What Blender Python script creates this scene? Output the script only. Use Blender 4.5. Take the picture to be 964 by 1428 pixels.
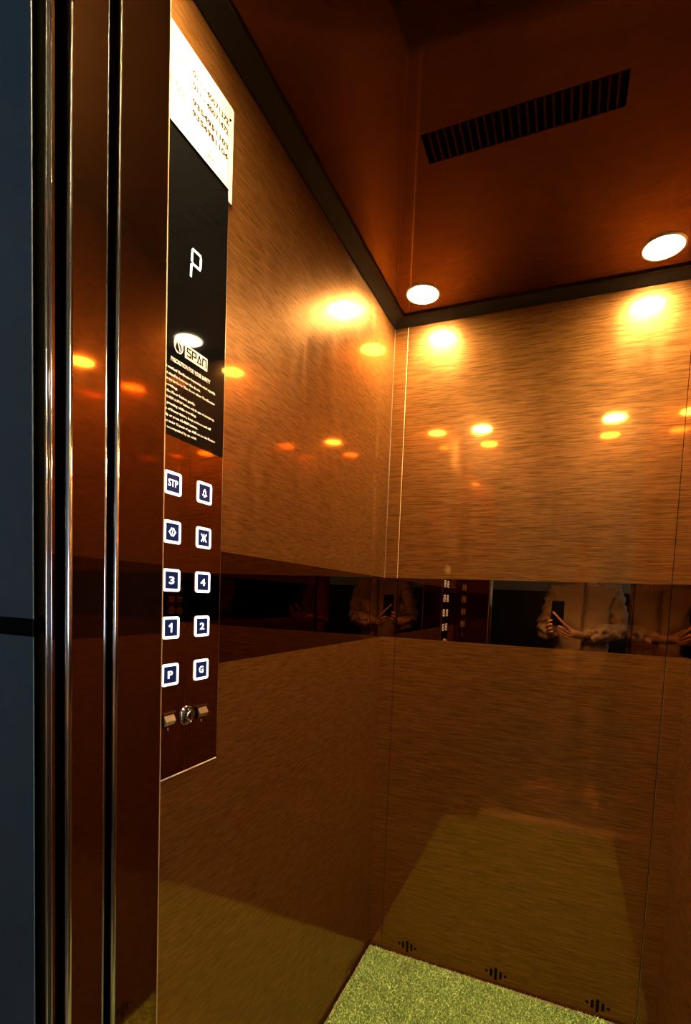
import bpy, bmesh, math, random
import numpy as np
from mathutils import Vector, Matrix, noise
random.seed(7)
S = bpy.context.scene
C = S.collection
for o in list(bpy.data.objects): bpy.data.objects.remove(o)

# ------------------------------------------------------------------ camera
W_PX, H_PX = 964, 1428
CAM = Vector((0.5986, -1.6571, 1.2783)); YAW, PITCH, ROLL = 0.3808, -0.0665, 0.0414
F_PX, PX, PY = 689.69, 509.44, 879.91
fw0 = Vector((-math.sin(YAW), math.cos(YAW), 0)); rt = Vector((math.cos(YAW), math.sin(YAW), 0)); up0 = Vector((0, 0, 1))
fw = fw0*math.cos(PITCH) + up0*math.sin(PITCH); up1 = up0*math.cos(PITCH) - fw0*math.sin(PITCH)
r3 = rt*math.cos(ROLL) + up1*math.sin(ROLL); u3 = up1*math.cos(ROLL) - rt*math.sin(ROLL)
cd = bpy.data.cameras.new('camera'); cam = bpy.data.objects.new('camera', cd); C.objects.link(cam)
M = Matrix.Identity(4)
for i in range(3): M[i][0] = r3[i]; M[i][1] = u3[i]; M[i][2] = -fw[i]; M[i][3] = CAM[i]
cam.matrix_world = M
cd.sensor_fit = 'HORIZONTAL'; cd.sensor_width = 36; cd.lens = F_PX/W_PX*36
cd.shift_x = (W_PX/2-PX)/W_PX; cd.shift_y = (PY-H_PX/2)/W_PX; cd.clip_start = 0.004; cd.clip_end = 50
S.camera = cam

# ------------------------------------------------------------------ world, exposure
w = bpy.data.worlds.new('dark shaft'); S.world = w; w.use_nodes = True
w.node_tree.nodes['Background'].inputs[0].default_value = (0.01, 0.011, 0.013, 1)
w.node_tree.nodes['Background'].inputs[1].default_value = 0.2
S.view_settings.view_transform = 'Standard'; S.view_settings.look = 'None'
S.view_settings.exposure = 0.0; S.view_settings.gamma = 1; S.view_settings.use_curve_mapping = False
S.cycles.glossy_bounces = 8; S.cycles.max_bounces = 14
S.cycles.sample_clamp_indirect = 12
LAMP_STRENGTH = 1000.0
LAMP_COLOR = (1.0, 0.74, 0.38)
# landing light: added cool area light outside the lift, for the jamb and edge beads
ld = bpy.data.lights.new('landing_fill_light', 'AREA'); ld.shape = 'RECTANGLE'; ld.size = .7; ld.size_y = .7; ld.energy = 17; ld.color = (0.50, 0.72, 1.0)
lo = bpy.data.objects.new('landing_fill_light', ld); C.objects.link(lo); lo.location = (2.35, -2.45, 2.1); lo.rotation_euler = (0, math.pi/2, 0)

# ------------------------------------------------------------------ room numbers
WX = 0.9316; ZT = 2.2; ZC = 2.217; YF = -1.243; YS = -1.30; XO = 0.195
B0, B1 = 1.1444, 1.353; SEAM = 0.0505; SEAMR = 0.8812; TI = 0.045
ZD = 2.02

# ------------------------------------------------------------------ materials
def new_mat(n):
    m = bpy.data.materials.new(n); m.use_nodes = True; nt = m.node_tree; nt.nodes.clear()
    out = nt.nodes.new('ShaderNodeOutputMaterial'); return m, nt, out
def N(nt, t, **kw):
    n = nt.nodes.new(t)
    for k, v in kw.items(): setattr(n, k, v)
    return n
def L(nt, a, b): nt.links.new(a, b)
def pbr(name, col, rough=.5, metal=0.0, emis=None, es=0, spec=.5, noise_amt=0.0, nscale=40, coat=0):
    m, nt, out = new_mat(name); p = N(nt, 'ShaderNodeBsdfPrincipled')
    p.inputs['Base Color'].default_value = (*col, 1); p.inputs['Roughness'].default_value = rough
    p.inputs['Metallic'].default_value = metal; p.inputs['Specular IOR Level'].default_value = spec
    p.inputs['Coat Weight'].default_value = coat
    if emis: p.inputs['Emission Color'].default_value = (*emis, 1); p.inputs['Emission Strength'].default_value = es
    if noise_amt:
        tc = N(nt, 'ShaderNodeTexCoord'); nz = N(nt, 'ShaderNodeTexNoise'); nz.inputs['Scale'].default_value = nscale; nz.inputs['Detail'].default_value = 5
        L(nt, tc.outputs['Object'], nz.inputs['Vector'])
        mx = N(nt, 'ShaderNodeMix', data_type='RGBA'); L(nt, nz.outputs['Fac'], mx.inputs['Factor'])
        mx.inputs['A'].default_value = (*[c*(1-noise_amt) for c in col], 1); mx.inputs['B'].default_value = (*[min(1, c*(1+noise_amt)) for c in col], 1)
        L(nt, mx.outputs['Result'], p.inputs['Base Color'])
    L(nt, p.outputs[0], out.inputs[0]); return m

def steel(name, pattern, sharp, rough_w, diff_col, gl_col, sh_col, sharp_rough=.05, broad_rough=.34, freq=(16, 16, 470), edge=(.9, .8, .62)):
    """rose-bronze sheet steel: matt ground + broad sheen + mirror lacquer, with a woven horizontal etch"""
    m, nt, out = new_mat(name)
    tc = N(nt, 'ShaderNodeTexCoord')
    mp = N(nt, 'ShaderNodeMapping'); mp.inputs['Scale'].default_value = freq; mp.inputs['Location'].default_value = (.37, .43, .21); L(nt, tc.outputs['Object'], mp.inputs['Vector'])
    nz = N(nt, 'ShaderNodeTexNoise'); nz.inputs['Scale'].default_value = 1; nz.inputs['Detail'].default_value = 2.5; nz.inputs['Roughness'].default_value = .6
    L(nt, mp.outputs[0], nz.inputs['Vector'])
    # wiped streaks, running up and down
    mp2 = N(nt, 'ShaderNodeMapping'); mp2.inputs['Scale'].default_value = (28, 28, 4); mp2.inputs['Location'].default_value = (.31, .47, .13); L(nt, tc.outputs['Object'], mp2.inputs['Vector'])
    st = N(nt, 'ShaderNodeTexNoise'); st.inputs['Scale'].default_value = 1; st.inputs['Detail'].default_value = 5; L(nt, mp2.outputs[0], st.inputs['Vector'])
    cr = N(nt, 'ShaderNodeMapRange'); cr.inputs['From Min'].default_value = .36; cr.inputs['From Max'].default_value = .64
    cr.inputs['To Min'].default_value = 1-pattern; cr.inputs['To Max'].default_value = 1+pattern; L(nt, nz.outputs['Fac'], cr.inputs['Value'])
    def tinted(col):
        v = N(nt, 'ShaderNodeVectorMath', operation='SCALE'); v.inputs[0].default_value = col; L(nt, cr.outputs[0], v.inputs['Scale']); return v.outputs[0]
    bp = N(nt, 'ShaderNodeBump'); bp.inputs['Strength'].default_value = .06*min(1, pattern*2); bp.inputs['Distance'].default_value = .0008; L(nt, nz.outputs['Fac'], bp.inputs['Height'])
    d = N(nt, 'ShaderNodeBsdfDiffuse'); L(nt, tinted(diff_col), d.inputs['Color']); L(nt, bp.outputs[0], d.inputs['Normal'])
    g = N(nt, 'ShaderNodeBsdfGlossy'); g.inputs['Roughness'].default_value = broad_rough; L(nt, tinted(gl_col), g.inputs['Color']); L(nt, bp.outputs[0], g.inputs['Normal'])
    rr = N(nt, 'ShaderNodeMapRange'); rr.inputs['From Min'].default_value = .35; rr.inputs['From Max'].default_value = .7
    rr.inputs['To Min'].default_value = broad_rough*.85; rr.inputs['To Max'].default_value = broad_rough*1.2; L(nt, st.outputs['Fac'], rr.inputs['Value']); L(nt, rr.outputs[0], g.inputs['Roughness'])
    s = N(nt, 'ShaderNodeBsdfGlossy'); s.inputs['Roughness'].default_value = sharp_rough
    fr = N(nt, 'ShaderNodeFresnel'); fr.inputs['IOR'].default_value = 1.45
    sc = N(nt, 'ShaderNodeMix', data_type='RGBA'); sc.inputs['A'].default_value = (*sh_col, 1); sc.inputs['B'].default_value = (*edge, 1); L(nt, fr.outputs[0], sc.inputs['Factor'])
    L(nt, sc.outputs['Result'], s.inputs['Color'])
    m1 = N(nt, 'ShaderNodeMixShader'); m1.inputs[0].default_value = rough_w; L(nt, d.outputs[0], m1.inputs[1]); L(nt, g.outputs[0], m1.inputs[2])
    m2 = N(nt, 'ShaderNodeMixShader'); m2.inputs[0].default_value = sharp; L(nt, m1.outputs[0], m2.inputs[1]); L(nt, s.outputs[0], m2.inputs[2])
    L(nt, m2.outputs[0], out.inputs[0]); return m

STEEL = steel('linen bronze steel', .36, .44, .58, (.21, .082, .016), (.225, .100, .034), (.33, .138, .020), .05, .33)
STEEL_SIDE = steel('fine linen bronze steel', .26, .44, .58, (.20, .082, .018), (.235, .112, .044), (.31, .128, .020), .05, .35, freq=(30, 30, 470))
BRASS = pbr('worn bronze lip', (.85, .60, .30), .45, .8)
ALU = pbr('worn aluminium rail', (.62, .52, .40), .55, .3)
PLAIN = steel('smooth bronze steel', .05, .66, .6, (.03, .011, .003), (.035, .014, .004), (.42, .19, .05), .035)
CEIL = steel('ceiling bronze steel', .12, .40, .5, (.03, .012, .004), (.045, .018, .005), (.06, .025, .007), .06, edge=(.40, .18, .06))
BAND = steel('dark bronze mirror', .02, 1.0, .5, (.03, .012, .004), (.2, .1, .04), (.23, .11, .04), .012)
PLATE = steel('bronze mirror plate', .03, 1.0, .5, (.05, .018, .006), (.2, .08, .03), (.13, .048, .013), .02, edge=(.45, .25, .12))
GLOSS_BLACK = pbr('black gloss film', (.003, .003, .003), .025, 0, spec=.16)
BLACK = pbr('black paint', (.004, .004, .0045), .8, spec=.05)
COVE = pbr('dark brown cove paint', (.0045, .0035, .003), .5, spec=.2, noise_amt=.15)
CHROME = pbr('polished steel edge', (.75, .70, .66), .12, 1)
DIMCHROME = pbr('brushed steel', (.62, .58, .52), .3, 1)
PAPER = pbr('laminated paper', (.60, .57, .48), .4, spec=.2)
INK = pbr('printed ink', (.03, .015, .012), .6, spec=.1)
INKRED = pbr('red printed ink', (.20, .04, .02), .6, spec=.1)
WHITEPRINT = pbr('white print', (.75, .73, .68), .5, emis=None)
LED = pbr('white button light', (.8, .85, .9), .4, emis=(.80, .88, 1.0), es=1.3)
LEDBLUE = pbr('dim blue button face', (.004, .008, .03), .25, emis=(.006, .022, .13), es=.35)
JAMB = pbr('jamb tinted with cool landing light', (.055, .105, .135), .45, noise_amt=.12, nscale=90)  # blue of the landing's reflected light is put into the base colour
WALLP = pbr('landing plaster', (.42, .41, .38), .8, noise_amt=.08, nscale=12)
DADO = pbr('dark granite dado', (.035, .032, .03), .25, noise_amt=.4, nscale=60)
TILE = pbr('dark landing tile', (.10, .09, .08), .35, noise_amt=.25, nscale=20)
SKIN = pbr('skin', (.66, .41, .26), .5, noise_amt=.06, nscale=60)
HAIR = pbr('dark hair', (.015, .012, .01), .5)
JACKET = pbr('beige cotton', (.52, .40, .27), .85, noise_amt=.12, nscale=70)
TROUSER = pbr('dark trousers', (.05, .05, .06), .85, noise_amt=.2)
SHOE = pbr('tan shoe leather', (.30, .19, .11), .5)
SOLE = pbr('pale rubber sole', (.65, .55, .42), .6)
PHONE = pbr('black phone body', (.01, .01, .012), .15)
GLASSDARK = pbr('lens glass', (.02, .02, .03), .03)
m, nt, out = new_mat('lamp diffuser'); e = N(nt, 'ShaderNodeEmission'); e.inputs[0].default_value = (*LAMP_COLOR, 1); L(nt, e.outputs[0], out.inputs[0]); LAMP = m
lw_ = N(nt, 'ShaderNodeLayerWeight'); lw_.inputs['Blend'].default_value = .5      # lens: the beam falls off away from its axis
ma = N(nt, 'ShaderNodeMath', operation='MULTIPLY_ADD'); ma.inputs[1].default_value = -.6*LAMP_STRENGTH; ma.inputs[2].default_value = LAMP_STRENGTH; L(nt, lw_.outputs['Facing'], ma.inputs[0]); L(nt, ma.outputs[0], e.inputs[1])
m, nt, out = new_mat('artificial grass'); tc = N(nt, 'ShaderNodeTexCoord'); nz = N(nt, 'ShaderNodeTexNoise'); nz.inputs['Scale'].default_value = 190; nz.inputs['Detail'].default_value = 3
L(nt, tc.outputs['Object'], nz.inputs['Vector']); cr = N(nt, 'ShaderNodeValToRGB'); L(nt, nz.outputs['Fac'], cr.inputs[0])
cr.color_ramp.elements[0].position = .36; cr.color_ramp.elements[0].color = (.05, .18, .02, 1)
cr.color_ramp.elements[1].position = .64; cr.color_ramp.elements[1].color = (.85, .85, .42, 1)
x = cr.color_ramp.elements.new(.5); x.color = (.30, .48, .10, 1)
d = N(nt, 'ShaderNodeBsdfPrincipled'); d.inputs['Roughness'].default_value = .55; d.inputs['Specular IOR Level'].default_value = .25; L(nt, cr.outputs[0], d.inputs['Base Color']); L(nt, d.outputs[0], out.inputs[0]); GRASS = m
MATB = pbr('grass mat backing', (.10, .14, .04), .9)
MATEDGE = pbr('cut mat edge', (.40, .30, .18), .9)

# ------------------------------------------------------------------ helpers
def link(name, me, mat=None, parent=None, smooth=False):
    o = bpy.data.objects.new(name, me); C.objects.link(o)
    if mat and not me.materials: me.materials.append(mat)
    if parent is not None: o.parent = parent; o.matrix_parent_inverse = parent_inv(parent)
    if smooth:
        me.polygons.foreach_set('use_smooth', [True]*len(me.polygons))
    return o
def parent_inv(p):
    m = Matrix.Identity(4); q = p
    chain = []
    while q is not None: chain.append(q); q = q.parent
    for q in reversed(chain):
        m = m @ (q.matrix_parent_inverse if q.parent else Matrix.Identity(4)) @ q.matrix_basis
    return m.inverted()
def bm_obj(name, bm, mat, parent=None, smooth=False):
    me = bpy.data.meshes.new(name); bmesh.ops.recalc_face_normals(bm, faces=bm.faces[:]); bm.to_mesh(me); bm.free()
    return link(name, me, mat, parent, smooth)
def add_box(bm, a, b, bev=0.0):
    vs = [bm.verts.new((x, y, z)) for x in (a[0], b[0]) for y in (a[1], b[1]) for z in (a[2], b[2])]
    fs = [(0, 1, 3, 2), (4, 6, 7, 5), (0, 4, 5, 1), (2, 3, 7, 6), (0, 2, 6, 4), (1, 5, 7, 3)]
    ff = [bm.faces.new([vs[i] for i in f]) for f in fs]
    if bev:
        es = list({e for f in ff for e in f.edges}); bmesh.ops.bevel(bm, geom=es, offset=bev, segments=2, affect='EDGES', profile=.5)
    return ff
def box(name, a, b, mat, parent=None, bev=0.0):
    bm = bmesh.new(); add_box(bm, a, b, bev); return bm_obj(name, bm, mat, parent)
def boxes(name, lst, mat, parent=None, bev=0.0):
    bm = bmesh.new()
    for a, b in lst: add_box(bm, a, b, bev)
    return bm_obj(name, bm, mat, parent)
def plate(name, outer, holes, thick, mtx, mat, parent=None):
    """flat sheet with real holes, local XY outline; back face at z=-thick"""
    bm = bmesh.new(); es = []
    for lp in [outer]+holes:
        vs = [bm.verts.new((p[0], p[1], 0)) for p in lp]
        es += [bm.edges.new((vs[i], vs[(i+1) % len(vs)])) for i in range(len(vs))]
    bmesh.ops.triangle_fill(bm, edges=es, use_beauty=True)
    r = bmesh.ops.extrude_face_region(bm, geom=bm.faces[:])
    bmesh.ops.translate(bm, vec=(0, 0, -thick), verts=[v for v in r['geom'] if isinstance(v, bmesh.types.BMVert)])
    bm.transform(mtx); return bm_obj(name, bm, mat, parent)
def rrect(cx, cy, w_, h_, r, n=4):
    pts = []
    for k, (sx, sy) in enumerate(((1, 1), (-1, 1), (-1, -1), (1, -1))):
        for i in range(n+1):
            a = math.pi/2*(k+i/n); pts.append((cx+sx*(w_/2-r)+r*math.cos(a), cy+sy*(h_/2-r)+r*math.sin(a)))
    return pts
def circ(cx, cy, r, n=24, ry=None): return [(cx+r*math.cos(2*math.pi*i/n), cy+(ry or r)*math.sin(2*math.pi*i/n)) for i in range(n)]
def rod(name, p, q, r, mat, parent=None, n=12):
    p, q = Vector(p), Vector(q); d = q-p; bm = bmesh.new()
    bmesh.ops.create_cone(bm, cap_ends=True, segments=n, radius1=r, radius2=r, depth=d.length)
    bm.transform(Matrix.Translation((p+q)/2) @ d.to_track_quat('Z', 'Y').to_matrix().to_4x4())
    o = bm_obj(name, bm, mat, parent)
    for f in o.data.polygons: f.use_smooth = len(f.vertices) == 4
    return o
def lathe_bm(prof, n=32, mtx=None):
    bm = bmesh.new(); rings = []
    for r, z in prof:
        rings.append([bm.verts.new((r*math.cos(2*math.pi*i/n), r*math.sin(2*math.pi*i/n), z)) for i in range(n)] if r > 1e-6 else [bm.verts.new((0, 0, z))])
    for a, b in zip(rings, rings[1:]):
        for i in range(n):
            j = (i+1) % n
            if len(a) == 1: bm.faces.new((a[0], b[j], b[i]))
            elif len(b) == 1: bm.faces.new((a[i], a[j], b[0]))
            else: bm.faces.new((a[i], a[j], b[j], b[i]))
    if mtx: bm.transform(mtx)
    return bm
def empty(name, loc=(0, 0, 0)):
    o = bpy.data.objects.new(name, None); C.objects.link(o); o.location = loc; o.empty_display_size = .05; return o
def tag(o, label=None, cat=None, group=None, kind=None):
    for k, v in (('label', label), ('category', cat), ('group', group), ('kind', kind)):
        if v: o[k] = v
    return o
def structure(o): o['kind'] = 'structure'; return o
LEFT = lambda y, z, x: Matrix(((0, 0, 1, x), (1, 0, 0, y), (0, 1, 0, z), (0, 0, 0, 1)))     # local XY -> world YZ on the left wall
def text_bm(bm, s, size, mtx, width=None, align='LEFT', off=0.0, depth=.0003, height=None, res=2):
    cu = bpy.data.curves.new('t', 'FONT'); cu.body = s; cu.size = size; cu.align_x = align; cu.resolution_u = res; cu.offset = off; cu.extrude = depth/2
    o = bpy.data.objects.new('t', cu); C.objects.link(o)
    bpy.context.view_layer.update()
    me = bpy.data.meshes.new_from_object(o.evaluated_get(bpy.context.evaluated_depsgraph_get()))
    bpy.data.objects.remove(o); bpy.data.curves.remove(cu)
    xs = [v.co.x for v in me.vertices]; ys = [v.co.y for v in me.vertices]
    sx = 1 if width is None else width/max(1e-6, max(xs)-min(xs))
    sy = 1 if height is None else height/max(1e-6, max(ys)-min(ys))
    ox = min(xs) if align == 'LEFT' else (max(xs)+min(xs))/2
    oy = (max(ys)+min(ys))/2 if height is not None else 0
    me.transform(mtx @ Matrix.Diagonal((sx, sy, 1, 1)) @ Matrix.Translation((-ox, -oy, depth/2)))
    bm.from_mesh(me); bpy.data.meshes.remove(me)

# ------------------------------------------------------------------ floor, walls, ceiling of the lift car
fl = structure(box('floor', (-.03, -1.342, -.05), (WX+.03, .03, -.014), BLACK))

TH = .003
# back wall: three sheets side by side, each with upper sheet, dark mirror band, lower sheet; 2 mm open joints
wb = structure(box('wall_back', (-.03, .005, -.05), (WX+.03, .03, ZT+.09), BLACK))
BACK = Matrix(((1, 0, 0, 0), (0, 0, -1, 0), (0, 1, 0, 0), (0, 0, 0, 1)))                     # local XY -> world XZ facing -y
def slot(cx, cz, w_, h_): return rrect(cx, cz, w_, h_, w_*.42, 2)
SLOTS = ((-.0305, .012, .0095, .013), (-.0155, .007, .0095, .029), (0, .0, .0095, .046), (.0155, .0, .0095, .029), (.0305, .0, .0095, .013))
def vent_holes(c): return [(c+dx, .030+dz*.3, w_, h_) for dx, dz, w_, h_ in SLOTS]
cols = ((.0, SEAM-.001), (SEAM+.001, SEAMR-.001), (SEAMR+.001, WX))
for k, (x0, x1) in enumerate(cols):
    for nm, z0, z1, mt in (('upper_sheet', B1+.0004, ZT, STEEL), ('mirror_band', B0, B1, BAND), ('lower_sheet', -.02, B0-.0004, STEEL)):
        hs = []
        if k == 1 and nm == 'lower_sheet':
            for c in (.149, .461, .773): hs += vent_holes(c)
        plate(nm, [(x0, z0), (x1, z0), (x1, z1), (x0, z1)], [slot(*h) for h in hs], TH, BACK, mt, wb)
        for cx, cz, w_, h_ in hs:
            boxes('vent_slot', [((cx-w_/2-.001, .0032, cz-h_/2-.001), (cx+w_/2+.001, .0045, cz+h_/2+.001))], BLACK, wb)
# bright folded lips on the corner pieces
box('folded_lip', (SEAM-.0030, -.0012, B1), (SEAM-.0012, .0, ZT), BRASS, wb)
box('folded_lip', (SEAMR+.0012, -.0007, -.014), (SEAMR+.0024, .0, B0), DIMCHROME, wb)
box('corner_bead', (.0003, -.0022, B1), (.0019, -.0003, ZT), DIMCHROME, wb)

def side_wall(name, xin, sgn, holes):
    root = structure(box(name, (xin-sgn*.005, YS+.02, -.05), (xin-sgn*.03, .004, ZT+.09), BLACK))
    # local XY -> world YZ
    m = LEFT(0, 0, xin) if sgn > 0 else Matrix(((0, 0, -1, xin), (1, 0, 0, 0), (0, 1, 0, 0), (0, 0, 0, 1)))
    for nm, z0, z1, mt in (('upper_sheet', B1+.0004, ZT, STEEL_SIDE), ('mirror_band', B0, B1, BAND), ('lower_sheet', -.02, B0-.0004, STEEL_SIDE)):
        hs = [h for c in holes for h in vent_holes(c)] if nm == 'lower_sheet' else []
        plate(nm, [(YF, z0), (-.0003, z0), (-.0003, z1), (YF, z1)], [slot(*h) for h in hs], TH, m, mt, root)
        for cy, cz, w_, h_ in hs:
            box('vent_slot', (xin-sgn*.0032, cy-w_/2-.001, cz-h_/2-.001), (xin-sgn*.0045, cy+w_/2+.001, cz+h_/2+.001), BLACK, root)
    return root
wl = side_wall('wall_left', 0.0, 1, (-.169, -.62, -1.07))
wr = side_wall('wall_right', WX, -1, (-.169, -.62, -1.07))

# front wall: left return and header, smooth steel
wf = structure(box('wall_front', (-.03, YS, -.02), (XO, YF, ZT), PLAIN))
box('header_panel', (XO, YS, ZD), (WX, YF, ZT), PLAIN, wf)
rod('edge_bead', (XO-.0022, YS-.0012, 0), (XO-.0022, YS-.0012, ZD+.1), .0032, CHROME, wf)
box('edge_lip', (XO-.001, YF, 0), (XO+.0004, YF+.0012, ZD+.1), BRASS, wf)
# right entrance post beyond the car
structure(box('trim_6', (WX, -1.46, -.02), (WX+.03, YS+.02, ZD+.2), PLAIN))

# ceiling: bronze sheet with a vent opening, dark cove round it
VX0, VX1, VY0, VY1 = .268, .646, -.641, -.570
CM = Matrix(((1, 0, 0, 0), (0, -1, 0, 0), (0, 0, -1, ZC), (0, 0, 0, 1)))
x0, x1, y0, y1 = TI, WX-TI, YF+TI, -TI
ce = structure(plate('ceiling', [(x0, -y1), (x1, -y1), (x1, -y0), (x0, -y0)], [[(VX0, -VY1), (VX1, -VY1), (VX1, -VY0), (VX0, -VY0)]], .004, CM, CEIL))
box('ceiling_slab', (-.03, -1.30, ZT+.09), (WX+.03, .03, ZT+.12), BLACK, ce)
def cove(n, a, b, c, d):
    """a,b along the wall (outer), c,d along the ceiling sheet (inner)"""
    bm = bmesh.new()
    prof = []
    for (o, i) in ((a, c), (b, d)):
        o, i = Vector(o), Vector(i); dr = (i-o); 
        prof.append([bm.verts.new((o.x, o.y, ZT)), bm.verts.new((o+dr*.08).to_3d()+Vector((0, 0, ZT-.001))), bm.verts.new((o+dr*.9).to_3d()+Vector((0, 0, ZC-.003))), bm.verts.new((o+dr*.93).to_3d()+Vector((0, 0, ZC-.0055))),
                     bm.verts.new((i.x, i.y, ZC-.0055)), bm.verts.new((i.x, i.y, ZC+.03)), bm.verts.new((o.x, o.y, ZC+.03))])
    p, q = prof
    for k in range(7): bm.faces.new((p[k], p[(k+1) % 7], q[(k+1) % 7], q[k]))
    bm.faces.new(p); bm.faces.new(q)
    return structure(bm_obj('trim_%d' % n, bm, COVE))
cove(1, (0, 0), (0, YF), (TI, -TI), (TI, YF+TI)); cove(2, (0, 0), (WX, 0), (TI, -TI), (WX-TI, -TI))
cove(3, (WX, 0), (WX, YF), (WX-TI, -TI), (WX-TI, YF+TI)); cove(4, (0, YF), (WX, YF), (TI, YF+TI), (WX-TI, YF+TI))

# ------------------------------------------------------------------ ceiling vent
cv = tag(empty('ceiling_vent', ((VX0+VX1)/2, (VY0+VY1)/2, ZC)), 'long dark slotted ventilation grille flush in the bronze ceiling', 'vent')
box('duct_backing', (VX0-.004, VY0-.004, ZC+.016), (VX1+.004, VY1+.004, ZC+.02), BLACK, cv)
boxes('duct_side', [((VX0-.004, VY0-.004, ZC+.0045), (VX1+.004, VY0, ZC+.016)), ((VX0-.004, VY1, ZC+.0045), (VX1+.004, VY1+.004, ZC+.016)),
      ((VX0-.004, VY0, ZC+.0045), (VX0, VY1, ZC+.016)), ((VX1, VY0, ZC+.0045), (VX1+.004, VY1, ZC+.016))], BLACK, cv)
NS = 24; pitch = (VX1-VX0)/NS
sl0 = None
for i in range(1, NS):
    cx = VX0+pitch*i
    if sl0 is None: sl0 = box('vent_slat', (-.0021, VY0, -.001), (.0021, VY1, .004), CEIL, None); o = sl0
    else: o = sl0.copy(); C.objects.link(o)
    o.parent = cv; o.location = (cx-cv.location.x, -cv.location.y, 0.0)

# ------------------------------------------------------------------ downlights
def downlight(x, y, label):
    r = tag(empty('downlight', (x, y, ZC)), label, 'lamp', 'round ceiling downlights')
    R = .0465
    bm = lathe_bm([(R+.008, .0), (R+.008, -.0015), (R+.005, -.0035), (R+.001, -.0035), (R, -.002), (R, .0)], 40); bm.transform(Matrix.Translation((x, y, ZC))); bm_obj('trim_ring', bm, DIMCHROME, r, True)
    bm = lathe_bm([(0, -.0026), (R*.6, -.0026), (R, -.002), (R, .0), (0, .0)], 40); bm.transform(Matrix.Translation((x, y, ZC))); bm_obj('diffuser', bm, LAMP, r)
downlight(.134, -.134, 'lit round downlight in the ceiling corner above the left wall')
downlight(.778, -.135, 'lit round downlight in the ceiling away from the left wall, near the back wall')
downlight(.124, -1.109, 'lit round downlight in the ceiling above the button panel, by the entrance')
downlight(.768, -1.110, 'lit round downlight by the entrance, in the ceiling away from the button panel')

# ------------------------------------------------------------------ artificial grass mat
gm = tag(empty('grass_mat', (WX/2, -.66, -.014)), 'bright green artificial grass mat covering the lift floor', 'mat')
GX0, GX1, GY0, GY1 = .010, WX-.008, -1.338, -.010
bm = bmesh.new()
def poly_slab(bm, pts, z0, z1):
    a = [bm.verts.new((*p, z0)) for p in pts]; b = [bm.verts.new((*p, z1)) for p in pts]
    bm.faces.new(a); bm.faces.new(b)
    for i in range(len(pts)): j = (i+1) % len(pts); bm.faces.new((a[i], a[j], b[j], b[i]))
poly_slab(bm, [(GX0, GY1), (GX1, GY1), (GX1, GY0), (XO+.006, GY0), (XO+.006, YF+.008), (GX0, YF+.008)], -.014, -.006)
bm_obj('backing', bm, MATB, gm)
boxes('cut_edge', [((GX0-.0015, YF+.01, -.014), (GX0, GY1, -.001)), ((GX0-.0015, GY1, -.014), (GX1, GY1+.0015, -.001))], MATEDGE, gm)
rng = np.random.default_rng(3); NB = 90000
bx = rng.uniform(GX0, GX1, NB); by = rng.uniform(GY0, GY1, NB)
k = ~((bx < XO+.008) & (by < YF+.01)); bx, by = bx[k], by[k]; n = len(bx)
h = rng.uniform(.008, .016, n); a = rng.uniform(0, 2*np.pi, n); t = rng.uniform(0, 2*np.pi, n); ln = rng.uniform(.3, 1.3, n)*h; wd = rng.uniform(.0012, .0023, n)
P = np.zeros((n, 3, 3))
P[:, 0] = np.stack([bx-wd*np.cos(a), by-wd*np.sin(a), np.full(n, -.0075)], 1); P[:, 1] = np.stack([bx+wd*np.cos(a), by+wd*np.sin(a), np.full(n, -.0075)], 1)
P[:, 2] = np.stack([np.clip(bx+ln*np.cos(t), GX0-.003, GX1+.004), np.clip(by+ln*np.sin(t), GY0, GY1+.004), -.0075+h], 1)
me = bpy.data.meshes.new('blades'); me.from_pydata(P.reshape(-1, 3).tolist(), [], np.arange(n*3).reshape(-1, 3).tolist())
tag(link('grass_blades', me, GRASS, gm), kind='stuff')

# ------------------------------------------------------------------ doors, sill and landing side of the entrance
d1 = structure(box('door_1', (-.55, -1.3490, .006), (XO-.0005, -1.3140, ZD+.08), PLAIN))
rod('edge_bead', (XO-.0026, -1.3500, .006), (XO-.0026, -1.3500, ZD+.08), .0036, CHROME, d1)
rod('edge_bead', (XO-.0016, -1.3138, .006), (XO-.0016, -1.3138, ZD+.08), .0016, CHROME, d1)
d2 = structure(box('door_2', (-.55, -1.3680, .006), (XO-.004, -1.3610, ZD+.08), PLAIN))
rod('edge_bead', (XO-.0045, -1.3685, .006), (XO-.0045, -1.3685, ZD+.08), .0012, CHROME, d2)
rod('edge_bead', (XO-.0045, -1.3640, .006), (XO-.0045, -1.3640, ZD+.08), .0009, CHROME, d2)
rod('door_stop', (XO-.0045, -1.3662, .006), (XO-.0045, -1.3662, ZD+.08), .0012, pbr('dark polished rubber', (.02, .018, .02), .08), d2)
jb = structure(box('trim_5', (.06, -1.383, -.02), (XO, -1.382, 1.2350), JAMB))
box('upper_jamb', (.06, -1.383, 1.2500), (XO, -1.382, ZD), JAMB, jb)
box('jamb_joint', (.06, -1.3825, 1.2350), (XO-.001, -1.3817, 1.2500), BLACK, jb)
structure(box('trim_7', (-.2, -1.3815, -.02), (XO-.04, -1.3692, ZD+.2), BLACK))
sill = structure(box('trim_8', (XO, -1.45, -.03), (WX, -1.344, -.008), BLACK))
for y0_, y1_ in ((-1.352, -1.345), (-1.367, -1.358), (-1.384, -1.373), (-1.408, -1.390), (-1.428, -1.414), (-1.45, -1.434)):
    box('sill_rail', (XO+.001, y0_, -.008), (WX-.001, y1_, -.001), ALU, sill)
hd = structure(box('wall_landing', (XO, -1.47, ZD), (WX+.03, -1.383, 2.6), WALLP))
box('landing_wall_side', (-1.3, -1.47, -.02), (.06, -1.373, 2.6), WALLP, hd)
box('landing_wall_side', (.06, -1.47, ZD), (XO, -1.383, 2.6), WALLP, hd)
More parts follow.
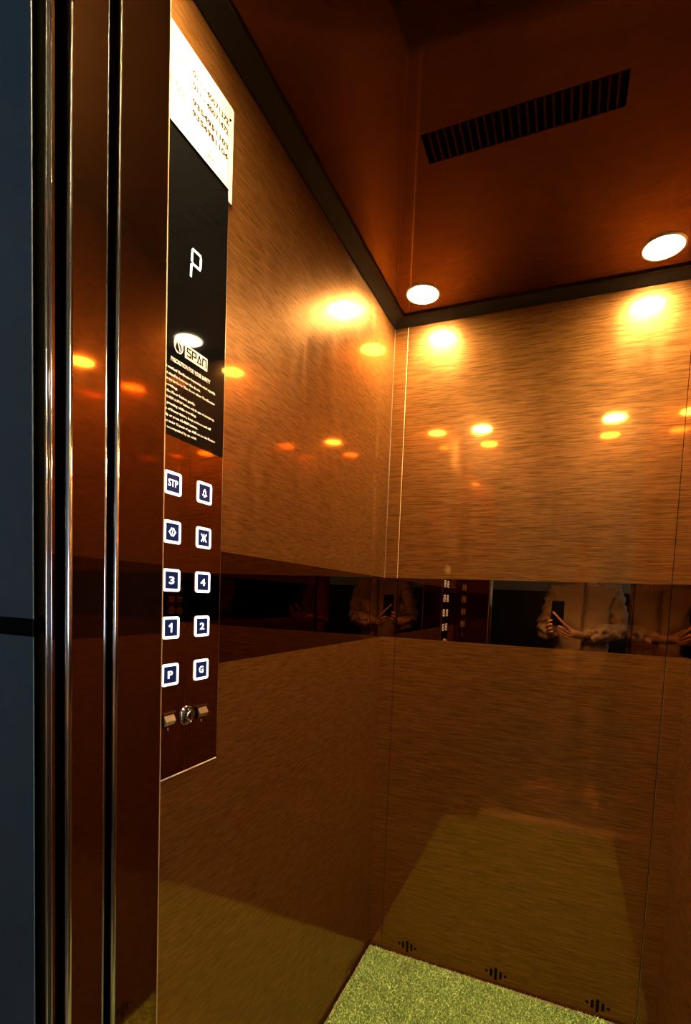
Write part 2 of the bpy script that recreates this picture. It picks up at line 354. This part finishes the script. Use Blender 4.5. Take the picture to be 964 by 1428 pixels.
box('landing_wall_side', (WX+.03, -1.47, -.02), (2.4, -1.45, 2.6), WALLP, hd)
structure(box('floor_landing', (-1.3, -3.2, -.05), (2.4, -1.451, -.002), TILE))
structure(box('ceiling_landing', (-1.3, -3.2, 2.6), (2.4, -1.45, 2.65), WALLP))
wo = structure(box('wall_far', (-1.3, -3.25, 1.41), (2.4, -3.2, 2.6), WALLP))
box('dado', (-1.3, -3.25, -.002), (2.4, -3.19, 1.41), DADO, wo)
structure(box('wall_landing_left', (-1.35, -3.25, -.002), (-1.3, -1.45, 2.6), WALLP)); structure(box('wall_landing_right', (2.4, -3.25, -.002), (2.45, -1.45, 2.6), WALLP))

# ------------------------------------------------------------------ control panel
CY0, CY1, CZ0, CZ1 = -1.074, -.9025, .9654, 2.035
XP = .002
cp = tag(empty('control_panel', (0, (CY0+CY1)/2, CZ0)), 'tall dark mirror-finish lift button panel on the left wall, with lit buttons and black notice', 'control panel')
plate('face_plate', rrect((CY0+CY1)/2, (CZ0+CZ1)/2, CY1-CY0, CZ1-CZ0, .002), [], XP, LEFT(0, 0, XP), PLATE, cp)
box('lower_edge', (.0004, CY0+.001, CZ0-.0018), (XP+.0006, CY1-.001, CZ0+.0004), ALU, cp)
box('side_edge', (.0003, CY1-.0002, CZ0+.006), (XP, CY1+.0008, CZ1-.01), DIMCHROME, cp)
ZG = 1.5225
film = plate('notice_film', [(CY0+.0004, ZG), (CY1-.0004, ZG), (CY1-.0004, CZ1-.006), (CY0+.0004, CZ1-.006)], [], .0004, LEFT(0, 0, XP+.0006), GLOSS_BLACK, cp)
XF = XP+.0008
bm = bmesh.new()
text_bm(bm, 'PRECAUTION FOR YOUR SAFETY', .01, LEFT(-1.034, 1.6405, XF), .0925, height=.0068, off=.0003)
lines = [('Do not overload The Elevator beyond the rated capacity.', -.928), ('Do not stand in between the doors.', -.966), ('Do not try to force The doors when The Elevator', -.9285),
         ('is moving.', -1.018), ('Press the Floor button gently.', -.978), ('Press ALARM & STOP button only in case of emergency,', -.9295), ('avoid pressing while traveling.', -.975),
         ('In case of Power failure, keep patience and call', -.938), ('for help or press ALARM button.', -.971), ('Children under 12 years of age shall not use the Elevator', -.9255), ('unless accompanied by an adult.', -.9725)]
for i, (s, e_) in enumerate(lines):
    z = 1.6255-.00915*i
    text_bm(bm, s, .006, LEFT(-1.0585, z, XF), e_+1.0585, height=.0052 if any(c in s for c in 'gpqy') else .0045, off=.00022, res=1)
bm_obj('notice_text', bm, WHITEPRINT, film)
# maker's logo: white box with cut letters, and a round emblem of two sickle halves
plate('logo_box', rrect(-.9765, 1.6655, .054, .0215, .0006), [], .0003, LEFT(0, 0, XF), WHITEPRINT, film)
bm = bmesh.new()
def bar(bm, y0, z0, y1, z1, wd, x=XF+.0003, th=.0003):
    a, b = Vector((y0, z0)), Vector((y1, z1)); d = (b-a).normalized()*wd/2; p = Vector((-d.y, d.x)); a2, b2 = a-d, b+d
    q = [a2+p, a2-p, b2-p, b2+p]
    vs = [bm.verts.new((x-.0001, *v)) for v in q]; vt = [bm.verts.new((x+th, *v)) for v in q]
    bm.faces.new(vs); bm.faces.new(vt)
    for i in range(4): j = (i+1) % 4; bm.faces.new((vs[i], vs[j], vt[j], vt[i]))
def strokes(bm, y, z, w_, h_, segs, wd, **kw):
    for a, b, c, d in segs: bar(bm, y+a*w_, z+b*h_, y+c*w_, z+d*h_, wd, **kw)
ly, lz, lw, lh = -.999, 1.6595, .0085, .0122
strokes(bm, ly, lz, lw, lh, ((1, 1, 0, 1), (0, 1, 0, .55), (0, .55, 1, .45), (1, .45, 1, 0), (1, 0, 0, 0)), .0019)
strokes(bm, ly+.0122, lz, lw, lh, ((0, 0, 0, 1), (0, 1, 1, 1), (1, 1, 1, .42), (1, .42, .35, .42)), .0019)
strokes(bm, ly+.0245, lz, lw*1.05, lh, ((0, 0, .5, 1), (.5, 1, 1, 0), (1, 0, .35, 0)), .0019)
strokes(bm, ly+.0372, lz, lw, lh, ((0, 0, 0, 1), (0, 1, 1, 1), (1, 1, 1, 0)), .0019)
bm_obj('logo_letters', bm, GLOSS_BLACK, film)
def crescent(sg):
    pts = []
    for i in range(15):
        a = math.pi*(.02+.96*i/14); pts.append((sg*.0098*math.sin(a), .0125*math.cos(a)))
    inner = [(sg*.0058*math.sin(math.pi*(.98-.96*i/14))*.9, .0100*math.cos(math.pi*(.98-.96*i/14))) for i in range(15)]
    # the S: each half's inner edge swings across
    inner = [(p[0]-sg*.0022*math.sin(2*math.pi*i/14)*(-1), p[1]) for i, p in enumerate(inner)]
    return [(-1.0175+p[0]+sg*.0005, 1.6668+p[1]) for p in pts+inner]
for sg in (-1, 1): plate('emblem_half', crescent(sg), [], .0003, LEFT(0, 0, XF), WHITEPRINT, film)
bm = bmesh.new(); bar(bm, -1.0205, 1.6735, -1.0145, 1.6600, .0022, x=XF-.0002); bm_obj('emblem_stroke', bm, WHITEPRINT, film)
# seven-segment display reading P
dg = empty('digit_display', (XF, -.98, 1.81)); dg.parent = cp; dg.matrix_parent_inverse = parent_inv(cp)
def segm(a, b):
    bm = bmesh.new(); bar(bm, *a, *b, .0036, x=XF-.0002, th=.0008); return bm_obj('lit_segment', bm, LED, dg)
sy0, sy1, sz0, szm, sz1 = -.9925, -.9705, 1.7870, 1.8085, 1.8310
segm((sy0+.001, szm+.004), (sy0+.0018, sz1-.003)); segm((sy0+.0045, sz1), (sy1-.0015, sz1)); segm((sy1, sz1-.004), (sy1-.0008, szm+.004)); segm((sy0+.0035, szm), (sy1-.003, szm)); segm((sy0-.0008, sz0+.001), (sy0, szm-.004))
# call buttons
BW, BH = .0375, .0365
def button(y, z, sym):
    b = empty('call_button', (XP, y, z)); b.parent = cp; b.matrix_parent_inverse = parent_inv(cp)
    ob = plate('lit_frame', rrect(y, z, BW, BH, .0048), [rrect(y, z, BW-.0090, BH-.0090, .0012)[::-1]], .0012, LEFT(0, 0, XP+.0014), LED, b)
    plate('button_face', rrect(y, z, BW-.0091, BH-.0091, .0012), [], .0006, LEFT(0, 0, XP+.0008), LEDBLUE, b)
    bm = bmesh.new(); X = XP+.0008; kw = dict(x=X, th=.0005)
    if sym == '1':
        strokes(bm, y-.004, z-.0062, .008, .0124, ((.62, 0, .62, 1), (.62, .93, .12, .74)), .0030, **kw)
    elif sym == 'bell':
        strokes(bm, y-.0055, z-.0055, .011, .012, ((.02, .12, .98, .12), (.2, .15, .25, .62), (.8, .15, .75, .62), (.25, .62, .5, .95), (.75, .62, .5, .95)), .0017, **kw)
        bar(bm, y-.001, z-.0062, y+.001, z-.0062, .0022, **kw)
    elif sym == 'open':
        strokes(bm, y-.0065, z-.0055, .013, .011, ((0, .5, .34, 1), (0, .5, .34, 0), (1, .5, .66, 1), (1, .5, .66, 0), (.34, 1, .66, 1), (.34, 0, .66, 0)), .0022, **kw)
        bar(bm, y, z-.0025, y, z+.0025, .0012, **kw)
    elif sym == 'close':
        strokes(bm, y-.006, z-.006, .012, .012, ((0, 1, .36, .5), (.36, .5, 0, 0), (1, 1, .64, .5), (.64, .5, 1, 0), (.3, .5, .7, .5)), .0022, **kw)
        bar(bm, y, z-.006, y, z+.006, .0018, **kw)
    elif sym == 'STP': text_bm(bm, sym, .014, LEFT(y, z, X), .021, 'CENTER', .0002, .0005, .0115, 4)
    else: text_bm(bm, sym, .016, LEFT(y, z, X), {'1': .0058, 'P': .0108}.get(sym, .0115), 'CENTER', .0004, .0005, .0125, 4)
    bm_obj('symbol', bm, LED, b)
z0r, dr = 1.1389, .0776
for i, (a, b) in enumerate((('P', 'G'), ('1', '2'), ('3', '4'), ('open', 'close'), ('STP', 'bell'))):
    button(-1.0253, z0r+dr*i, a); button(-.9503, z0r+dr*i, b)
# key switch and two rocker switches in the bottom row
ks = empty('key_switch', (XP, -.986, 1.063)); ks.parent = cp; ks.matrix_parent_inverse = parent_inv(cp)
ROT = Matrix(((0, 0, 1, XP), (1, 0, 0, -.986), (0, 1, 0, 1.063), (0, 0, 0, 1)))
bm_obj('escutcheon', lathe_bm([(0, .0005), (.0135, .0005), (.0150, .003), (.0163, .003), (.0168, 0)], 40, ROT), pbr('black anodised ring', (.02, .02, .02), .3), ks, True)
bm_obj('rim', lathe_bm([(.0152, .0008), (.0152, .0034), (.0164, .0034), (.0168, .0008)], 40, ROT), CHROME, ks, True)
bm_obj('lock_barrel', lathe_bm([(.0082, 0), (.0082, .009), (.0072, .0105), (.0035, .0105), (.003, .009), (0, .009)], 32, ROT), CHROME, ks, True)
box('keyhole', (XP+.0090, -.9868, 1.0590), (XP+.0112, -.9852, 1.0670), BLACK, ks)
bm = bmesh.new()
for i, ch in enumerate('LOCK RUN'):
    if ch == ' ': continue
    a = math.radians(200-28*i); y_, z_ = -.986+.0112*math.cos(a), 1.063+.0112*math.sin(a)
    text_bm(bm, ch, .004, LEFT(y_, z_, XP+.0006) @ Matrix.Rotation(a-math.pi/2, 4, 'Z'), None, 'CENTER', .0001, .0004, .0032)
bm_obj('ring_lettering', bm, WHITEPRINT, ks)
def rocker(y, z, lit):
    r = empty('rocker_switch', (XP, y, z)); r.parent = cp; r.matrix_parent_inverse = parent_inv(cp)
    plate('bezel', rrect(y, z, .028, .022, .002), [], .002, LEFT(0, 0, XP+.002), GLOSS_BLACK, r)
    box('top_lip', (XP+.001, y-.014, z+.0100), (XP+.0042, y+.014, z+.0125), CHROME, r, .0006)
    bm = bmesh.new(); vs = [(XP+.002, y-.011, z+.008), (XP+.002, y+.011, z+.008), (XP+.007, y-.011, z-.002), (XP+.007, y+.011, z-.002), (XP+.003, y-.011, z-.009), (XP+.003, y+.011, z-.009)]
    v = [bm.verts.new(p) for p in vs]
    for f in ((0, 1, 3, 2), (2, 3, 5, 4), (0, 2, 4), (1, 5, 3), (0, 4, 5, 1)): bm.faces.new([v[i] for i in f])
    bm_obj('rocker', bm, DIMCHROME, r)
    bm = bmesh.new(); bar(bm, y, z-.0175, y, z-.0145, .0014, x=XP, th=.0004); bm_obj('mark', bm, WHITEPRINT, r)
rocker(-1.028, 1.064, True); rocker(-.947, 1.062, False)

# ------------------------------------------------------------------ notice sheet stuck over the top of the panel
ns = tag(empty('notice_sheet', (XP, -.98, 2.05)), 'white laminated sheet of telephone numbers stuck above the button panel', 'notice')
XS = XP+.002
plate('backing_sheet', [(-1.075, 1.9860), (-.9045, 1.9865), (-.9035, 1.9665), (-.8955, 1.9660), (-.8945, 2.1215), (-.9, 2.1235), (-1.075, 2.1225)], [], .0008, LEFT(0, 0, XS), PAPER, ns)
pg = plate('printed_page', [(-1.075, 1.9830), (-.9035, 1.9845), (-.9025, 2.1110), (-1.075, 2.1190)], [], .0006, LEFT(0, 0, XS+.0008), PAPER, ns)
bm = bmesh.new(); X = XS+.001
for s, y, z in (('011 - 40071372', -.9985, 2.0905), ('011 - 40071472', -.9985, 2.0730), ('9354951103', -.9985, 2.0490), ('9354951104', -.9985, 2.0330)):
    text_bm(bm, s, .012, LEFT(y, z, X), .0885, height=.0095, off=.0003)
bm_obj('printed_numbers', bm, INK, pg)
for s, z in (('LAN. NO.', 2.0830), ('MOB. NO.', 2.0400)):
    bm = bmesh.new(); text_bm(bm, s, .012, LEFT(-1.066, z, X), .052, height=.0105); bm_obj('printed_heading', bm, INKRED, pg)
bm = bmesh.new(); kw = dict(x=X, th=.0002)
bar(bm, -1.072, 2.112, -.9075, 2.1055, .0006, **kw); bar(bm, -.9075, 2.1055, -.9085, 1.990, .0006, **kw)
bm_obj('printed_border', bm, INK, pg)
bm = bmesh.new(); text_bm(bm, 'SPAN', .006, LEFT(-.962, 1.9985, X), .016, height=.0042)
bar(bm, -.956, 2.0065, -.953, 2.0085, .0012, **kw); bm_obj('printed_logo', bm, INKRED, pg)
bm_obj('fixing_pin', lathe_bm([(0, .0022), (.0016, .0018), (.0022, 0)], 12, LEFT(-.9055, 2.0985, XS+.0008)), BLACK, pg, True)

# ------------------------------------------------------------------ the person with the phone, outside the doorway
def skin_mesh(verts, edges, radii, root=0, levels=2, fold=0.0, fs=12):
    me = bpy.data.meshes.new('s'); me.from_pydata(verts, edges, [])
    o = bpy.data.objects.new('s', me); C.objects.link(o)
    md = o.modifiers.new('k', 'SKIN'); md.use_smooth_shade = True
    for i, r in enumerate(radii):
        sv = me.skin_vertices[0].data[i]; sv.radius = r if isinstance(r, tuple) else (r, r); sv.use_root = (i == root)
    sd = o.modifiers.new('d', 'SUBSURF'); sd.levels = levels; sd.render_levels = levels
    bpy.context.view_layer.update()
    res = bpy.data.meshes.new_from_object(o.evaluated_get(bpy.context.evaluated_depsgraph_get()))
    bpy.data.objects.remove(o); bpy.data.meshes.remove(me)
    if fold:
        res.update(); nr = [v.normal.copy() for v in res.vertices]
        for v, nn in zip(res.vertices, nr):
            q = v.co*fs; v.co += nn*fold*(noise.noise(Vector((q.x, q.y, q.z*1.8)))+.5*noise.noise(q*2.3))
    return res
class Graph:
    def __init__(s): s.v, s.e, s.r = [], [], []
    def add(s, p, r, parent=None):
        s.v.append(tuple(p)); s.r.append(r); i = len(s.v)-1
        if parent is not None: s.e.append((parent, i))
        return i
    def chain(s, pts, parent):
        for p, r in pts: parent = s.add(p, r, parent)
        return parent
pe = tag(empty('person', (.715, -1.97, 0)), 'person in a loose beige jacket and dark trousers outside the doorway, holding up a phone', 'person')
TY = -1.98
g = Graph()
pel = g.add((.715, TY, .92), (.13, .10)); sp = g.chain([((.715, TY, 1.06), (.125, .095)), ((.715, TY, 1.22), (.145, .10)), ((.715, TY, 1.36), (.13, .085))], pel)
nk = g.chain([((.715, TY, 1.44), .062), ((.71, TY+.02, 1.50), .055)], sp)
hdv = g.chain([((.707, TY+.045, 1.555), (.068, .075)), ((.705, TY+.045, 1.615), (.078, .092)), ((.704, TY+.035, 1.675), (.076, .092)), ((.704, TY+.03, 1.72), (.045, .055))], nk)
RW, LW_ = Vector((.700, -1.745, 1.098)), Vector((.528, -1.745, 1.100))
def arm(sh, el, wr, palm):
    a = g.chain([(sh, .055), (Vector(sh).lerp(Vector(el), .5), .047), (el, .040), (Vector(el).lerp(Vector(wr), .4), .038), (wr, (.026, .022)), (palm, (.034, .018))], sp)
    return a
# right hand: index finger lies across the back of the phone, others curl below it
rp = arm((.885, TY, 1.385), (.935, -1.955, 1.130), RW, (.655, -1.705, 1.105))
def fingers(palm_i, palm, specs):
    for pts in specs:
        g.chain([(Vector(p), r) for p, r in pts], palm_i)
fingers(rp, None, [
    [((.630, -1.672, 1.135), .0095), ((.611, -1.650, 1.160), .0088), ((.572, -1.6470, 1.200), .0082), ((.530, -1.6480, 1.243), .0075)],
    [((.624, -1.676, 1.118), .0095), ((.600, -1.652, 1.136), .0088), ((.582, -1.647, 1.150), .008), ((.566, -1.652, 1.152), .0072)],
    [((.624, -1.682, 1.098), .0092), ((.602, -1.660, 1.112), .0085), ((.586, -1.654, 1.124), .0078), ((.574, -1.662, 1.126), .007)],
    [((.630, -1.690, 1.082), .0085), ((.610, -1.670, 1.090), .0078), ((.596, -1.666, 1.100), .007), ((.588, -1.674, 1.102), .0064)],
    [((.648, -1.724, 1.130), .0115), ((.622, -1.722, 1.156), .0095), ((.600, -1.702, 1.172), .0085)]])
lp_ = arm((.545, TY, 1.385), (.488, -1.955, 1.115), LW_, (.525, -1.700, 1.135))
fingers(lp_, None, [
    [((.505, -1.672, 1.160), .0095), ((.510, -1.648, 1.182), .0085), ((.536, -1.6480, 1.190), .0075)],
    [((.504, -1.672, 1.142), .0095), ((.508, -1.648, 1.158), .0085), ((.536, -1.6480, 1.164), .0075)],
    [((.512, -1.670, 1.124), .0092), ((.518, -1.654, 1.136), .0082), ((.538, -1.652, 1.140), .0072)],
    [((.518, -1.676, 1.108), .0085), ((.526, -1.662, 1.114), .0076), ((.542, -1.660, 1.117), .0066)],
    [((.530, -1.722, 1.160), .0115), ((.534, -1.710, 1.190), .0095), ((.545, -1.692, 1.212), .0085)]])
for s in (-1, 1):
    hx = .715+s*.095
    g.chain([((hx, TY, .86), .088), ((hx+s*.005, TY+.01, .66), .072), ((hx+s*.01, TY+.015, .48), .055), ((hx+s*.015, TY-.005, .32), .052), ((hx+s*.015, TY-.02, .11), .036), ((hx+s*.015, TY-.01, .055), .034)], pel)
bmsh = skin_mesh(g.v, g.e, g.r, pel)
# face relief: eye sockets, nose, mouth, chin
FC = Vector((.705, TY+.045, 1.612))
for v in bmsh.vertices:
    d = v.co-FC
    if v.co.z > 1.5 and d.y > .02:
        v.co.y += .020*math.exp(-((d.x/.011)**2+((d.z+.012)/.020)**2))
        v.co.y -= .010*(math.exp(-(((d.x-.03)/.016)**2+((d.z-.012)/.012)**2))+math.exp(-(((d.x+.03)/.016)**2+((d.z-.012)/.012)**2)))
        v.co.y += .006*math.exp(-((d.x/.022)**2+((d.z+.047)/.008)**2))+.008*math.exp(-((d.x/.025)**2+((d.z+.078)/.014)**2))
body = link('body', bmsh, SKIN, pe, True)
for s in (-1, 1):
    bm = bmesh.new(); bmesh.ops.create_uvsphere(bm, u_segments=12, v_segments=8, radius=.0105); bm.transform(Matrix.Translation((FC.x+s*.030, FC.y+.074, FC.z+.012))); bm_obj('eye', bm, pbr('eye', (.5, .48, .45), .2), body, True)
    bm = bmesh.new(); bmesh.ops.create_uvsphere(bm, u_segments=12, v_segments=8, radius=1); bm.transform(Matrix.Translation((FC.x+s*.080, FC.y-.010, FC.z)) @ Matrix.Diagonal((.010, .018, .030, 1))); bm_obj('ear', bm, SKIN, body, True)
bm = bmesh.new(); bmesh.ops.create_uvsphere(bm, u_segments=24, v_segments=16, radius=1)
for v in list(bm.verts):
    if v.co.z < -.15-(.55 if v.co.y < 0 else -.45): bm.verts.remove(v)
bm.transform(Matrix.Translation((FC.x, FC.y-.012, FC.z+.045)) @ Matrix.Diagonal((.090, .105, .092, 1)))
for v in bm.verts: v.co += v.co.normalized()*.004*noise.noise(v.co*60)
bmesh.ops.solidify(bm, geom=bm.faces[:], thickness=.008); bm_obj('hair', bm, HAIR, pe, True)
# jacket
g = Graph(); a0 = g.add((.715, TY, .86), (.185, .135)); a1 = g.chain([((.715, TY, 1.02), (.178, .132)), ((.715, TY, 1.20), (.182, .135)), ((.715, TY, 1.355), (.150, .108)), ((.715, TY+.005, 1.425), (.085, .078))], a0)
a1 = 3
for s, el, wr in ((1, (.940, -1.958, 1.128), (.735, -1.780, 1.097)), (-1, (.483, -1.958, 1.113), (.522, -1.785, 1.100))):
    sh = (.715+s*.172, TY, 1.375)
    g.chain([(sh, .078), (Vector(sh).lerp(Vector(el), .5), .070), (el, .064), (Vector(el).lerp(Vector(wr), .5), .060), (wr, .046)], a1)
ja = link('jacket', skin_mesh(g.v, g.e, g.r, 0, 3, .022, 17), JACKET, pe, True)
bm = bmesh.new()
for z0_, z1_ in ((.80, 1.40),):
    for k in range(10):
        z = z0_+(z1_-z0_)*k/9; 
        add_box(bm, (.706+.004*math.sin(z*20), TY+.128, z-.030), (.724+.004*math.sin(z*20), TY+.146, z+.036), .003)
bm_obj('placket', bm, pbr('darker jacket seam', (.22, .16, .10), .85), ja)
g = Graph(); a0 = g.add((.715, TY, .93), (.150, .115))
for s in (-1, 1):
    hx = .715+s*.095
    g.chain([((hx, TY, .82), .100), ((hx+s*.005, TY+.01, .64), .085), ((hx+s*.01, TY+.015, .46), .070), ((hx+s*.015, TY, .26), .065), ((hx+s*.015, TY-.01, .09), .060)], a0)
link('trousers', skin_mesh(g.v, g.e, g.r, 0, 2, .008, 14), TROUSER, pe, True)
for s in (-1, 1):
    hx = .715+s*.115; an = math.radians(62 if s < 0 else -8)
    dirv = Vector((-math.sin(an), math.cos(an), 0)); b0_ = Vector((hx, TY-.02, 0))
    g = Graph(); i0 = g.add(b0_-dirv*.035+Vector((0, 0, .055)), (.038, .040))
    g.chain([(b0_+dirv*.05+Vector((0, 0, .055)), (.042, .040)), (b0_+dirv*.13+Vector((0, 0, .042)), (.046, .028)), (b0_+dirv*.205+Vector((0, 0, .036)), (.038, .022))], i0)
    sh = link('shoe', skin_mesh(g.v, g.e, g.r, 0, 2), SHOE, pe, True)
    bm = bmesh.new(); bmesh.ops.create_uvsphere(bm, u_segments=24, v_segments=10, radius=1)
    bm.transform(Matrix.Translation(b0_+dirv*.085+Vector((0, 0, .013))) @ Matrix.Rotation(an, 4, 'Z') @ Matrix.Diagonal((.050, .150, .030, 1)))
    for v in bm.verts: v.co.z = min(max(v.co.z, -.001), .026)
    bm_obj('sole', bm, SOLE, sh)
# phone held upright just behind the camera point
ph = tag(empty('phone', (.560, -1.672, 1.23)), 'black smartphone held upright by the person outside the doorway', 'phone')
plate('phone_body', rrect(.560, 1.232, .074, .156, .009), [], .0085, Matrix(((-1, 0, 0, 1.12), (0, 0, 1, -1.6605), (0, 1, 0, 0), (0, 0, 0, 1))), PHONE, ph)
plate('camera_bump', rrect(.590-.012, 1.283, .026, .040, .007), [], .0015, Matrix(((-1, 0, 0, 1.156), (0, 0, 1, -1.6592), (0, 1, 0, 0), (0, 0, 0, 1))), PHONE, ph)
plate('screen', rrect(.560, 1.232, .070, .150, .007), [], .0005, Matrix(((1, 0, 0, 0), (0, 0, -1, -1.6695), (0, 1, 0, 0), (0, 0, 0, 1))), GLASSDARK, ph)
